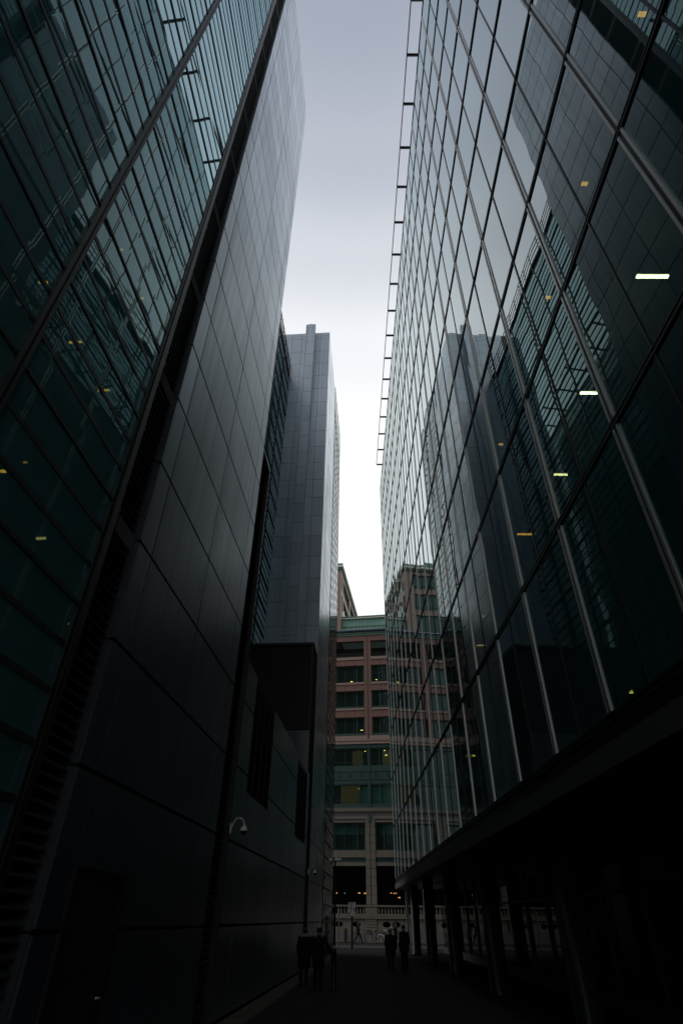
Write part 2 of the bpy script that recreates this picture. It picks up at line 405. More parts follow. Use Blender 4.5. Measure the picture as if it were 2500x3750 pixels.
for u in us[1:]:
    m = MB(); m.box(DG + .0, DW + .03, u - .08, u - .02, .9, PTOP); m.box(DG + .0, DW + .03, u + .02, u + .08, .9, PTOP); m.box(DG, DW + .02, u - .02, u + .02, .9, PTOP, 1)
    m.build('mullion', [M['dgrey'], M['black']], lb)
m = MB(); m.box(DG - .12, DW + .015, 6.26, 6.51, 0, PTOP); m.box(DG, DW + .03, 6.34, 6.36, 0, PTOP); m.build('end_frame', M['dgrey'], lb)
m = MB(); m.box(DG - .3, DW, us[-1], 6.26, 0, fz[0] - .04); m.build('plinth', M['panel'], lb)
for k in range(14):
    z = 3.48 + 2 * PR * k
    if z < PTOP: m = MB(); m.box(-12.5, DG - .1, us[-1], 9.0 if k else 6.2, z - .22, z + .08); m.build('floor_slab', M['ceil'], lb)
m = MB(); m.box(-22, -12.5, us[-1], 9.0, 0, PTOP); m.box(-12.5, DG - .05, 9.0, 9.2, 0, PTOP); m.box(-12.5, DG, us[-1] - .2, us[-1], 0, PTOP)
m.build('wall', M['core'], lb)
m = MB(); m.box(-22, DW - .02, us[-1], 7.3, PTOP, PTOP + .4); m.build('roof', M['dgrey'], lb)

# metal clad block
pb = thing('metal_clad_block', 'tall windowless block clad in dark satin metal panels, louvred slot at its near corner', 'building', (DW, 10.9, 0), LF)
def panels(mb, x, u_edges, z_edges, gap=.028, t=.04, sgn=1):
    for i in range(len(u_edges) - 1):
        for k in range(len(z_edges) - 1):
            a, b, c, d = u_edges[i] + gap * .55, u_edges[i + 1] - gap * .55, z_edges[k] + gap, z_edges[k + 1] - gap
            j = [random.gauss(0, .0014) for _ in range(4)]
            mb.add([(x + j[0], a, c), (x + j[1], b, c), (x + j[2], b, d), (x + j[3], a, d), (x - t, a, c), (x - t, b, c), (x - t, b, d), (x - t, a, d)],
                   [(0, 1, 2, 3), (0, 4, 5, 1), (1, 5, 6, 2), (2, 6, 7, 3), (3, 7, 4, 0)])
zed = [0.05] + rows + [PTOP]
zed = [z for i, z in enumerate(zed) if i == 0 or z - zed[i - 1] > .3]
m = MB(); panels(m, DW, [7.38, 7.95, 10.80, 13.75, 14.42], zed)
for k in range(len(zed) - 1):                                      # return of the corner panels
    m.box(DW - .20, DW - .045, 7.38, 7.42, zed[k] + .012, zed[k + 1] - .012)
m.build('cladding', M['panel'], pb)
m = MB(); m.box(DW - .6, DW - .05, 7.43, 14.40, 0, PTOP - .02); m.box(-22, DW - .6, 9.3, 14.40, 0, PTOP - .02); m.build('wall', M['black'], pb)
def louvre(mb, x0, x1, u0, u1, z0, z1, step, axis='y', blade=.09, th=.02, mi=0):
    # rows of sloping blades across an opening that faces +x (axis y) or -y (axis x)
    z = z0 + step * .5
    while z < z1 - step * .4:
        if axis == 'y': mb.prism([(x1, z - blade * .35), (x1, z - blade * .35 + th), (x0, z + blade * .65 + th), (x0, z + blade * .65)], 'y', u0, u1, mi)
        else: mb.prism([(x0, z - blade * .35), (x0, z - blade * .35 + th), (x1, z + blade * .65 + th), (x1, z + blade * .65)], 'x', u0, u1, mi)
        z += step
m = MB(); louvre(m, DW - .20, DW - .12, 6.52, 7.37, .2, PTOP - .1, .143); m.build('louvre', M['louvre'], pb)
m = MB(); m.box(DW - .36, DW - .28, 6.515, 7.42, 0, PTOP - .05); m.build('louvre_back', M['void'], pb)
dr = MB(); dr.box(DW - .03, DW + .012, 8.06, 9.59, .02, 2.36); dr = dr.build('door', M['dgrey'], pb)
m = MB(); m.box(DW - .02, DW + .03, 8.0, 8.06, .01, 2.42); m.box(DW - .02, DW + .03, 9.59, 9.65, .01, 2.42); m.box(DW - .02, DW + .03, 8.06, 9.59, 2.36, 2.42); m.build('frame', M['black'], dr)
m = MB(); m.tube([(DW + .02, 9.40, 1.05), (DW + .07, 9.40, 1.05), (DW + .07, 9.28, 1.05)], .012); m.build('handle', M['silver'], dr)

# louvred slot and low wall running on from the block
pw = thing('podium_wall', 'low dark metal wall with two tall louvred vents between the clad block and the stair tower', 'wall', (DW, 23, 0), LF)
PT = 8.12
zl = [.05, 1.765, 3.48, 5.195, 6.91, PT]
L1, L2 = (17.18, 20.72), (27.40, 31.12)
ZL = 4.86
m = MB()
panels(m, DW, [15.72, L1[0] - .02], zl); panels(m, DW, [L1[1] + .02, 24.0, L2[0] - .02], zl); panels(m, DW, [L2[1] + .02, 31.78], zl)
panels(m, DW, [L1[0] - .02, L1[1] + .02], [.05, 1.765, 3.48, ZL - .03]); panels(m, DW, [L2[0] - .02, L2[1] + .02], [.05, 1.765, 3.48, ZL - .03])
m.build('cladding', M['panel'], pw)
m = MB(); m.box(DW - 1.2, DW - .22, 15.7, 31.78, 0, PT - .02); m.box(-7.4, DW - 1.2, 15.7, 31.78, PT - .3, PT - .06); m.build('wall', M['void'], pw)
for a, b in (L1, L2):
    m = MB(); louvre(m, DW - .14, DW - .05, a, b, ZL, PT - .02, .105)
    lv = m.build('louvre', M['louvre'], pw)
    m = MB(); w = (b - a) / 4
    for k in range(5): m.box(DW - .05, DW - .025, a + w * k - .015, a + w * k + .015, ZL, PT - .02)
    m.build('frame', M['louvre'], lv)
m = MB(); louvre(m, DW - .20, DW - .12, 14.56, 15.62, .2, 15.35, .143); m.build('louvre', M['louvre'], pw)
m = MB(); m.box(DW - .4, DW - .3, 14.5, 15.66, 0, 15.36); m.build('louvre_back', M['void'], pw)
m = MB(); m.box(DW - .3, DW, 15.62, 15.69, 0, 15.5); m.box(DW - .3, DW - .002, 14.45, 15.62, 15.38, 15.5); m.build('trim', M['dgrey'], pw)

# recessed glass block behind the low wall
gb = thing('recessed_glass_block', 'dark glass block set back behind the low wall, thin black fins, open roof rail', 'office building', (-7.48, 24, 8), LF)
DR = -7.48; GT = 42.6
fz2 = [PT + PR / 3 * k for k in range(0, 61)]; fz2 = [z for z in fz2 if z < GT - .2]
quads = []; ub = [14.6, 17.3, 20.0, 22.7, 25.4, 28.1, 30.8, 33.5]
for i in range(7):
    for k in range(0, len(fz2) - 1, 3):
        j = [random.gauss(0, .004) for _ in range(4)]; zt = fz2[min(k + 3, len(fz2) - 1)]
        quads.append([[(DR + j[0], ub[i], fz2[k]), (DR + j[1], ub[i], zt), (DR + j[2], ub[i + 1], zt), (DR + j[3], ub[i + 1], fz2[k])]])
windows(gb, quads, M['glass_l'], LF)
for k, z in enumerate(fz2):
    t = .05 if k % 3 == 0 else .022
    m = MB(); m.box(DR - .03, DR + (.06 if k % 3 == 0 else .03), 14.6, 33.55, z - t, z + t); m.build('fin', M['fin'], gb)
m = MB()
for u in ub[1:-1]: m.box(DR - .02, DR + .05, u - .03, u + .03, PT, GT)
m.build('mullion', M['black'], gb)
m = MB(); m.box(-16, DR - .05, 14.6, 33.5, PT - .1, GT - .02); m.build('wall', M['void'], gb)
m = MB(); m.box(DR - .1, DR + .06, 14.5, 33.52, GT - .2, GT); m.build('parapet', M['dgrey'], gb)
m = MB()
for z in (GT + .55, GT + 1.1, GT + 1.62): m.box(DR - .03, DR + .03, 14.5, 33.5, z - .025, z + .025)
for k in range(15): m.box(DR - .025, DR + .025, 14.6 + 1.35 * k - .02, 14.6 + 1.35 * k + .02, GT, GT + 1.6)
m.build('roof_rail', M['black'], gb)

# stair tower that faces the camera
UT = 33.6; TT = 48.86
st = thing('stair_tower', 'blue grey panelled stair tower with a raised central pilaster facing the camera', 'tower', (DW - 2, UT, 0), LF)
tz = [46.0 - 1.784 * k for k in range(0, 18)]; tz = [z for z in tz if z > 16.3][::-1] + [47.93, 48.37, TT]
tz = [15.5] + tz
def panels_f(mb, y, xe, ze, gap=.013, t=.04):
    for i in range(len(xe) - 1):
        for k in range(len(ze) - 1):
            a, b, c, d = xe[i] + gap, xe[i + 1] - gap, ze[k] + gap, ze[k + 1] - gap
            j = [random.gauss(0, .002) for _ in range(4)]
            mb.add([(a, y + j[0], c), (b, y + j[1], c), (b, y + j[2], d), (a, y + j[3], d), (a, y + t, c), (b, y + t, c), (b, y + t, d), (a, y + t, d)],
                   [(0, 1, 2, 3), (0, 4, 5, 1), (1, 5, 6, 2), (2, 6, 7, 3), (3, 7, 4, 0)])
for xe in ([-8.95, -7.52, -6.60, -6.22], [-5.26, -4.74, DW - .0]):
    m = MB(); panels_f(m, UT, xe, tz); m.build('front_cladding', M['panel2'], st)
pz = [15.5] + [16.6 + 1.784 * k for k in range(0, 19)]; pz = [z for z in pz if z < 48.5] + [49.25, 49.75]
m = MB(); panels_f(m, UT - .42, [-6.18, -6.05, -5.26], pz)
for k in range(len(pz) - 1):
    m.box(-6.19, -6.17, UT - .38, UT, pz[k] + .011, pz[k + 1] - .011); m.box(-5.27, -5.25, UT - .38, UT, pz[k] + .011, pz[k + 1] - .011, 1)
m.build('pilaster', [M['panel2'], M['panel']], st)
m = MB(); m.box(-6.16, -5.28, UT - .37, UT, 15.4, 49.72); m.lathe([(.20, 0), (.20, .05), (.17, .13), (.1, .19), (.02, .22)], 16, (-5.75, UT - .2, 49.74)); m.build('pilaster_core', M['dgrey'], st)
m = MB(); panels(m, DW, [UT + .0, 36.1, 38.6, 41.0], [.05] + [z for z in rows] + [TT]); m.build('side_cladding', M['panel'], st)
m = MB(); m.box(-14, DW - .05, UT + .045, 41.0, 0, TT - .02); m.build('wall', M['black'], st)
# louvre screen below the tower front
US = 31.8
m = MB(); louvre(m, US, US + .12, -7.46, DW - .22, 10.42, 15.30, .118, 'x'); lv = m.build('louvre', M['louvre_s'], st)
m = MB(); m.box(-4.86, -4.83, US - .02, US, 10.40, 15.32); m.box(DW - .20, DW - .08, US - .02, UT - .1, 10.40, 15.32); m.build('frame', M['dgrey'], lv)
m = MB(); m.box(-7.46, DW - .06, US + .2, UT - .02, 8.0, 15.4); m.build('louvre_back', M['void'], st)
m = MB(); m.box(-7.46, DW - .03, US - .06, UT, 15.34, 15.5); m.build('cap', M['dgrey'], st)
m = MB(); panels_f(m, US, [-7.46, -4.70, DW - .08], [8.14, 10.38]); m.build('lower_panel', M['panel'], st)
m = MB(); louvre(m, DW - .3, DW - .2, US + .1, UT, .2, 15.2, .143); m.build('side_louvre', M['void'], st)

# glass block at the street end of the alley
eb = thing('end_glass_block', 'narrow glass block with thin horizontal fins beyond the stair tower', 'office building', (DW, 45, 0), LF)
EZ = [.6] + [z for z in rows if z > 1] + [49.2]
quads = []; eu = [41.12, 43.0, 44.9, 46.75, 48.6]
for i in range(4):
    for k in range(len(EZ) - 1):
        j = [random.gauss(0, .0015) for _ in range(4)]
        quads.append([[(DW - .012 + j[0], eu[i], EZ[k]), (DW - .012 + j[1], eu[i], EZ[k + 1]), (DW - .012 + j[2], eu[i + 1], EZ[k + 1]), (DW - .012 + j[3], eu[i + 1], EZ[k])]])
windows(eb, quads, M['glass_e'], LF)
for z in sorted(EZ + [z + PR / 2 for z in EZ[1:-2]]):
    m = MB(); m.box(DW - .1, DW + .002, 41.1, 48.62, z - .06, z + .06); m.build('fin', M['black'], eb)
m = MB()
for u in eu[1:]: m.box(DW - .09, DW + .004, u - .03, u + .03, 0, 49.2)
m.build('mullion', M['black'], eb)
m = MB(); m.box(DW - .12, DW + .04, 41.02, 41.10, 0, 49.2); m.build('edge_fin', M['black'], eb)
m = MB(); m.box(-14, DW - .35, 41.1, 48.55, 0, 49.1); m.box(DW - .35, DW - .1, 41.1, 48.6, 0, .6); m.build('wall', M['core'], eb)

# ------------------------------------------------------------------ block across the street
fb = thing('granite_office', 'red brown granite office with green window frames and a glazed roof across the street', 'office building', (1.5, 0, 0), FF)
CS = [1.5 + 6.0 * k for k in range(-4, 4)]                          # pier centres
S0, S1 = CS[0], CS[-1]
def far_window(s0, s1, z0, z1, bars, depth=.32, blind=None, rail=False, extra=None):
    f = MB(); y = depth
    f.box(s0, s1, y - .04, y + .06, z0, z0 + .08); f.box(s0, s1, y - .04, y + .06, z1 - .1, z1)
    for b, w in bars: f.box(s0 + b * (s1 - s0) - w / 2, s0 + b * (s1 - s0) + w / 2, y - .05, y + .06, z0 + .08, z1 - .1)
    if rail: f.box(s0, s1, y - .1, y - .06, z0 + .42, z0 + .46)
    fo = f.build('window', M['green'], fb)
    p = MB(); n = 4; w = (s1 - s0) / n
    for k in range(n):
        j = [random.gauss(0, .004) for _ in range(4)]
        p.quad((s0 + k * w, y + j[0], z0 + .08), (s0 + (k + 1) * w, y + j[1], z0 + .08), (s0 + (k + 1) * w, y + j[2], z1 - .1), (s0 + k * w, y + j[3], z1 - .1))
    p.build('pane', M['glass_far'], fo)
    if blind:
        q = MB()
        for a, b, c, d in blind: q.box(s0 + a * (s1 - s0), s0 + b * (s1 - s0), y + .25, y + .28, z0 + c * (z1 - z0), z0 + d * (z1 - z0))
        q.build('blind', M['blind'], fo)
    if extra:
        q = MB()
        for a, b, c, d in extra: q.box(s0 + a * (s1 - s0), s0 + b * (s1 - s0), y + .9, y + 1.0, z0 + c * (z1 - z0), z0 + d * (z1 - z0))
        q.build('glowing_room_wall', M['curtain'], fo)
BARS = [(.02, .12), (.20, .10), (.27, .04), (.5, .04), (.73, .04), (.80, .10), (.98, .12)]
WROWS = [(8.15, 10.82), (12.77, 14.93), (16.91, 18.98), (20.73, 22.72), (24.06, 26.1), (27.24, 29.53)]
for i in range(len(CS) - 1):
    a0, b0 = CS[i], CS[i + 1]
    for r, (z0, z1) in enumerate(WROWS):
        hw = .06 if r in (1, 2) else (.55 if r == 0 else .46)
        a, b = a0 + hw, b0 - hw
        blind = extra = None
        if r == 0: blind = [(.1, .93, .60, .93)]
        if r == 1 and i in (3, 4): blind = [(.80, .98, .03, .9)] if i == 3 else [(.04, .6, .03, .95)]
        if r == 1 and i == 3: extra = [(.40, .76, 0, 1)]
        if r == 2 and i == 3: extra = [(.64, .86, .05, .95)]
        if r == 2 and i == 4: extra = [(.25, .6, .1, .95)]
        if r == 4 and i == 4: blind = [(.12, .6, .75, .92)]
        if r in (3, 4, 5) and i == 2: blind = [(.1, .9, .15, .85)]
        far_window(a, b, z0, z1, BARS, .32 if r not in (1, 2) else .16, blind, r in (1, 2), extra)
m = MB()
for c in CS: m.box(c - .45, c - .04, 0, .9, 20.45, 33.0); m.box(c + .04, c + .45, 0, .9, 20.45, 33.0)
for z in [20.45 + .97 * k for k in range(1, 13)]: pass
m.build('pier', M['granite'], fb)
for i in range(len(CS) - 1):
    a, b = CS[i] + .45, CS[i + 1] - .45; n = 4; w = (b - a) / n
    for z0, z1 in ((22.72, 23.58), (26.1, 26.91), (29.53, 30.29)):
        m = MB()
        for k in range(n): m.box(a + k * w + .012, a + (k + 1) * w - .012, 0.02, .6, z0, z1)
        m.build('spandrel', M['granite'], fb)
m = MB(); w = 1.25; k = S0
while k < S1: m.box(k + .006, min(k + w, S1) - .006, -.02, .6, 33.0, 33.77); k += w
m.build('spandrel', M['granite'], fb)
for i in range(len(CS) - 1):
    a, b = CS[i] + .45, CS[i + 1] - .45
    for z0, z1 in ((23.6, 23.83), (26.93, 27.2), (30.31, 30.69)): m = MB(); m.box(a, b, -.07, .5, z0, z1); m.build('sill', M['granite_p'], fb)
def course(name, mat, y, z0, z1):
    m = MB(); k = S0
    while k < S1: m.box(k, min(k + 1.21, S1) - .008, y, .5, z0, z1); k += 1.21
    m.build(name, mat, fb)
for y, z0, z1 in ((-.10, 20.02, 20.42), (-.20, 19.78, 19.98), (-.14, 19.44, 19.74)): course('ledge', M['granite_p'], y, z0, z1)
for y, z0, z1 in ((-.25, 12.0, 12.36), (-.10, 10.88, 11.12), (-.16, 11.2, 11.32), (-.12, 7.46, 8.12), (-.06, 6.68, 7.0)): course('stone_band', M['stone'], y, z0, z1)
m = MB(); m.prism([(-.14, 11.34), (-.08, 11.5), (-.1, 11.75), (-.2, 11.98), (.5, 11.98), (.5, 11.34)], 'x', S0, S1); m.build('moulding', M['stone_g'], fb)
m = MB()
m.box(S0, S1, .1, .5, 12.38, 12.76); m.box(S0, S1, .06, .5, 14.94, 16.9); m.box(S0, S1, .0, .5, 18.99, 19.42); m.box(S0, S1, .0, .06, 15.4, 15.46); m.box(S0, S1, .0, .06, 16.3, 16.36)
m.box(S0, S1, .2, .5, 20.43, 20.72); m.box(S0, S1, .2, .5, 23.84, 24.05); m.box(S0, S1, .12, .5, 7.02, 7.44)
for c in CS[:-1]:
    for q in (.9, 2.35, 3.65, 5.1):
        m.tube([(c + q + .22 * math.cos(t), .03, 15.9 + .22 * math.sin(t)) for t in [2 * math.pi * h / 14 for h in range(14)]], .025, 6, closed=True)
        m.lathe([(.07, -.03), (.07, .03)], 10, (c + q, .03, 15.9))
m.build('green_spandrel', M['green'], fb)
m = MB()
for c in CS: m.box(c - .035, c + .035, -.04, .06, 20.5, 33.8); m.box(c - .10, c + .10, -.1, .05, 20.0, 20.6); m.box(c - .08, c + .08, -.05, .1, 12.4, 19.9); m.box(c - .17, c + .17, -.3, .0, 10.9, 11.7)
m.build('downpipe', M['green'], fb)
for c in CS:                                                       # paired stone columns
    m = MB(); z = 2.42
    while z < 11.1:
        e = min(z + .80, 11.3)
        for q in (-.29, .29): m.box(c + q - .25, c + q + .25, -.22, .5, z + .016, e - .016)
        z = e
    m.box(c - .04, c + .04, -.1, .4, 2.42, 11.3, 1); m.build('column', [M['stone'], M['void']], fb)
m = MB()
m.box(S0, S1, 3.2, 3.4, 30.6, 33.2); m.box(S0, S1, .6, 3.2, 30.5, 30.68); m.box(S0, S1, 2.0, 2.2, 6.9, 30.5)
for z in (6.68, 10.9, 15, 19.1, 22.8, 26.2, 29.6): m.box(S0, S1, .6, 2.0, z, z + .3)
m.build('inner_wall', M['core'], fb)
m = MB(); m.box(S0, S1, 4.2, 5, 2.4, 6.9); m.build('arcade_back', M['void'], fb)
m = MB()
for z in (31.05, 31.38): m.box(S0, S1, .55, .58, z, z + .04)
k = S0
while k < S1: m.box(k - .015, k + .015, .55, .58, 30.69, 31.4); k += 1.2
m.build('balcony_rail', M['green'], fb)
m = MB(); m.box(S0, S1, -.12, .6, 33.78, 34.0); m.box(S0, S1, -.2, .6, 34.02, 34.22); m.build('frieze', M['green_l'], fb)
m = MB(); m.tube([(S0, -.28, 34.42), (S1, -.28, 34.42)], .19, 14); m.build('gutter', M['gutter'], fb, True)
RL = -2.3                                                          # roof begins where the wing ends
rf = MB(); rf.prism([(-.1, 34.5), (1.2, 35.62), (1.2, 35.7), (12, 35.7), (12, 34.3), (-.1, 34.3)], 'x', RL, S1); rf.box(RL, S1, 1.1, 12, 35.68, 35.74)
rf.prism([(1.1, 36.92), (2.0, 37.55), (12, 37.55), (12, 36.92)], 'x', RL, S1); rf.box(RL, S1, 1.9, 11, 37.56, 37.72); rf.box(RL, .5, 2.6, 11, 37.72, 37.95); rf.box(RL, -.4, 3.2, 11, 37.95, 38.2)
rf = rf.build('roof', M['green_l'], fb)
m = MB(); k = RL + .2
while k < S1:
    for q in (0, .55, 1.0): m.add([(k + q, -.12, 34.58), (k + q + .07, -.12, 34.58), (k + q + .07, 1.2, 35.74), (k + q, 1.2, 35.74), (k + q, -.12, 34.5), (k + q + .07, -.12, 34.5), (k + q + .07, 1.2, 35.66), (k + q, 1.2, 35.66)], [(0, 1, 2, 3), (0, 4, 5, 1), (1, 5, 6, 2), (3, 2, 6, 7), (0, 3, 7, 4)])
    m.box(k, k + .1, 1.08, 1.18, 35.75, 36.9); m.box(k + 1.0, k + 1.08, 1.08, 1.18, 35.75, 36.9); m.box(k + .55, k + .58, 1.1, 1.18, 35.75, 36.9)
    for q in (0, .55, 1.0): m.add([(k + q, 1.0, 36.93), (k + q + .06, 1.0, 36.93), (k + q + .06, 1.95, 37.6), (k + q, 1.95, 37.6)], [(0, 1, 2, 3)])
    k += 1.65
m.build('rafter', M['rafter'], rf)
m = MB(); m.box(RL, S1, .80, 1.08, 36.84, 36.94); m.build('eaves', M['white'], rf)
cw = MB(); cw.quad((RL, 1.15, 35.74), (S1, 1.15, 35.74), (S1, 1.15, 36.88), (RL, 1.15, 36.88)); cw.build('clerestory', M['clere'], fb)

# taller wing of the same block
wg = thing('granite_wing', 'taller granite wing with a green cornice rising beside the glazed roof across the street', 'building', (-8, .4, 34.2), FF)
WT = 44.9; W0, W1 = -16.0, -2.25; WD = 24.0
m = MB(); m.box(W0, W1 - .32, .75, WD, 34.25, WT); m.build('wall', M['core'], wg)
m = MB()                                                            # side facing right: pier and spandrel grid
cols_y = [.4, 1.05, 2.0, 2.6, 9.4, 10.2, 17.0, 17.8, 24.0]
for a, b in ((.4, 1.05), (2.0, 2.6), (9.4, 10.2), (17.0, 17.8), (23.4, 24.0)): m.box(W1 - .5, W1, a, b, 34.25, WT)
for z0, z1 in ((34.25, 34.6), (37.6, 38.4), (41.0, 41.8), (44.2, WT)):
    for a, b in ((1.05, 2.0), (2.6, 9.4), (10.2, 17.0), (17.8, 23.4)): m.box(W1 - .5, W1 - .03, a, b, z0, z1)
for a, b in ((W0, W0 + .9), (W1 - 1.3, W1 - .51), (-9.5, -8.6)): m.box(a, b, .42, .9, 34.25, WT)
for z0, z1 in ((34.25, 34.7), (37.6, 38.4), (41.0, 41.8), (44.2, WT)):
    for a, b in ((W0 + .9, -9.5), (-8.6, W1 - 1.3)): m.box(a, b, .45, .9, z0, z1)
m.build('pier', M['granite_p'], wg)
for z0, z1 in ((34.6, 37.6), (38.4, 41.0), (41.8, 44.2)):
    for a, b in ((1.05, 2.0), (2.6, 9.4), (10.2, 17.0), (17.8, 23.4)):
        f = MB(); n = 1 if b - a < 2 else 4; w = (b - a) / n
        for k in range(n + 1): f.box(W1 - .34, W1 - .24, a + k * w - .04, a + k * w + .04, z0, z1)
        if z0 > 41: f.box(W1 - .3, W1 - .26, a, b, z0 + .9, z0 + .96)
        fo = f.build('window', M['green'], wg)
        p = MB(); p.quad((W1 - .29, a, z0), (W1 - .29, b, z0), (W1 - .29, b, z1), (W1 - .29, a, z1)); p.build('pane', M['glass_far'], fo)
    for a, b in ((W0 + .9, -9.5), (-8.6, W1 - 1.3)):
        f = MB(); w = (b - a) / 4
        for k in range(5): f.box(a + k * w - .04, a + k * w + .04, .56, .66, z0, z1)
        f.box(a, b, .56, .66, z0 + .5, z0 + .58); fo = f.build('window', M['green'], wg)
        p = MB(); p.quad((a, .62, z0), (b, .62, z0), (b, .62, z1), (a, .62, z1)); p.build('pane', M['glass_far'], fo)
        p = MB(); p.box(a, b, .70, .74, z0 + .1, z1 - .2); p.build('blind', M['blind'], fo)
m = MB(); m.box(W0 - .2, W1 + .18, .2, WD + .2, WT, WT + .25, 0); m.box(W0 - .3, W1 + .34, .05, WD + .3, WT + .27, WT + .55, 1); m.box(W0 - .2, W1 + .24, .15, WD + .2, WT + .55, WT + .95, 0)
m.build('cornice', [M['green_l'], M['white']], wg)
m = MB(); m.add([(W0, .3, WT + .95), (W1 + .1, .3, WT + .95), (W1 + .1, WD, WT + .95), (W0, WD, WT + .95), (W0 + 2, 3.4, WT + 1.2), (W1 - 3.2, 3.4, WT + 1.2), (W1 - 3.2, WD - 3, WT + 1.2), (W0 + 2, WD - 3, WT + 1.2)],
    [(0, 1, 5, 4), (1, 2, 6, 5), (2, 3, 7, 6), (3, 0, 4, 7), (4, 5, 6, 7)])
for k in range(6): m.box(W0 + 2.2 + .1 * k, W1 - 3.6 - .25 * k, 3.6 + .25 * k, WD - 4, WT + 1.2 + .55 * k, WT + 1.65 + .55 * k)
m.build('roof', M['green_l'], wg)

# stone street wall with balustrade
sw = thing('stone_wall', 'pale stone wall with oval openings and a balustrade below the granite office', 'wall', (1.5, -.6, 0), FF)
YW = -.6
m = MB(); m.box(S0, S1, YW - .08, YW + .5, 0, .16); m.box(S0, S1, YW - .03, YW + .5, .16, .97); m.build('plinth', M['stone_g'], sw)
ov = [c + q for c in CS for q in (-3.41, -1.55, 1.58)] 
ov = sorted(ov); ov = [o for o in ov if S0 + .6 < o < S1 - .6]
m = MB()                                                            # wall face with elliptical holes: strips between ovals + ring quads
zA, zB = .97, 1.96
def oval_cell(mb, c, hw, y, rx=.42, ry=.245, zc_=1.49, n=32):
    pts = [(c + rx * math.cos(2 * math.pi * i / n), zc_ + ry * math.sin(2 * math.pi * i / n)) for i in range(n)]
    def edge(a):
        dx, dz = math.cos(a), math.sin(a); lim = []
        if abs(dx) > 1e-6: lim.append(hw / abs(dx))
        if dz > 1e-6: lim.append((zB - zc_) / dz)
        if dz < -1e-6: lim.append((zA - zc_) / dz)
        t = min(lim); return (c + dx * t, zc_ + dz * t)
    cor = [math.atan2(zB - zc_, hw), math.pi - math.atan2(zB - zc_, hw), math.pi + math.atan2(zc_ - zA, hw), 2 * math.pi - math.atan2(zc_ - zA, hw)]
    for i in range(n):
        a0, a1 = 2 * math.pi * i / n, 2 * math.pi * (i + 1) / n
        o = [edge(a0)] + [edge(q) for q in cor if a0 < q < a1] + [edge(a1)]
        p0, p1 = pts[i], pts[(i + 1) % n]
        vs = [(p0[0], y, p0[1])] + [(q[0], y, q[1]) for q in o] + [(p1[0], y, p1[1])]
        mb.add(vs, [tuple(range(len(vs)))])
        mb.quad((p0[0], y, p0[1]), (p1[0], y, p1[1]), (p1[0], y + .35, p1[1]), (p0[0], y + .35, p0[1]))
last = S0
for o in ov:
    hw = .46
    if o - hw > last: m.box(last, o - hw, YW, YW + .35, zA, zB)
    oval_cell(m, o, hw, YW); last = o + hw
m.box(last, S1, YW, YW + .35, zA, zB)
for c in CS:
    for k in range(4): m.box(c - .55, c + .55, YW - .09, YW, 1.0 + .24 * k + .02, 1.0 + .24 * k + .22)
m.build('wall_face', M['stone'], sw)
m = MB(); m.box(S0, S1, YW + .36, YW + .6, 0, 2.3); m.build('wall_core', M['void'], sw)
m = MB(); m.box(S0, S1, YW - .16, YW + .5, 1.98, 2.06); m.box(S0, S1, YW - .10, YW + .5, 2.06, 2.15); m.box(S0, S1, YW - .05, YW + .5, 2.17, 2.39); m.build('cornice', M['stone'], sw)
m = MB(); m.box(S0, S1, YW - .08, YW + .3, 2.99, 3.14); m.build('balustrade_rail', M['stone'], sw)
for c in CS:
    m = MB(); m.box(c - .62, c + .62, YW - .02, YW + .3, 2.4, 2.98); m.build('balustrade_pier', M['stone'], sw)
nb = []
for c in CS[:-1]:
    for k in range(14): nb.append(c + .8 + k * (4.4 / 13))
prof = [(.085, 0), (.085, .05), (.05, .08), (.085, .2), (.09, .26), (.05, .42), (.05, .48), (.085, .52), (.085, .58)]
nb.sort(key=lambda s: abs(s)); rest = MB()
for i, s in enumerate(nb):
    m = MB() if i < 99 else rest
    m.lathe(prof, 10, (s, YW + .1, 2.4))
    if i < 99: m.build('baluster', M['stone'], sw, True)
if rest.v: o = rest.build('baluster', M['stone'], sw, True); o['kind'] = 'stuff'

# ------------------------------------------------------------------ lit lamps
def strip_light(lab, x, y, z, L, w, mat, fr, axis='x', grp=None, nm='strip_light', drop=.10):
    t = thing(nm, lab, 'ceiling light', (x, y, z + drop), fr, grp)
    hx, hy = (L / 2, w / 2) if axis == 'x' else (w / 2, L / 2)
    m = MB(); m.box(x - hx - .02, x + hx + .02, y - hy - .02, y + hy + .02, z + .03, z + drop); m.build('housing', M['fascia'], t)
    m = MB(); m.box(x - hx, x + hx, y - hy, y + hy, z, z + .028); m.build('tube', mat, t)
ordn = ['first', 'second', 'third', 'fourth', 'fifth', 'sixth']
for i, (x, y, L, mt) in enumerate([(5.32, 5.37, .55, 'lamp_w'), (5.16, 8.03, .36, 'lamp_w'), (5.44, 10.72, .38, 'lamp_m'), (5.26, 13.41, .5, 'lamp_o'), (5.30, 18.83, .4, 'lamp_d'), (5.60, 21.55, .4, 'lamp_d')]):
    lab = ['biggest and brightest strip light behind the right hand glass facade', 'bright strip light in the right glass facade next below the biggest one', 'short warm strip light in the right facade, third along from the biggest one',
           'yellow strip light low in the right facade beside a reflected tower edge', 'faint amber strip light behind the right facade near the reflected granite office', 'faintest amber strip light, farthest along its row behind the right facade'][i]
    strip_light(lab, x, y, 11.0, L, .055, M[mt], WF, 'x', 'strip lights behind the right glass facade', drop=.15)
for i, (x, y) in enumerate([(5.05, 2.63), (5.02, 5.37), (5.05, 8.04), (5.09, 13.39)]):
    strip_light(['small amber lamp in the topmost right corner of the right glass facade', 'small amber lamp in the right facade above the biggest strip light', 'small amber lamp in the right facade beside the reflected lattice of fins', 'dim amber lamp in the right facade within the reflected stair tower'][i],
                x, y, 14.55, .13, .07, M['lamp_o'], WF, 'x', 'small lamps behind the right glass facade', 'office_lamp', .13)
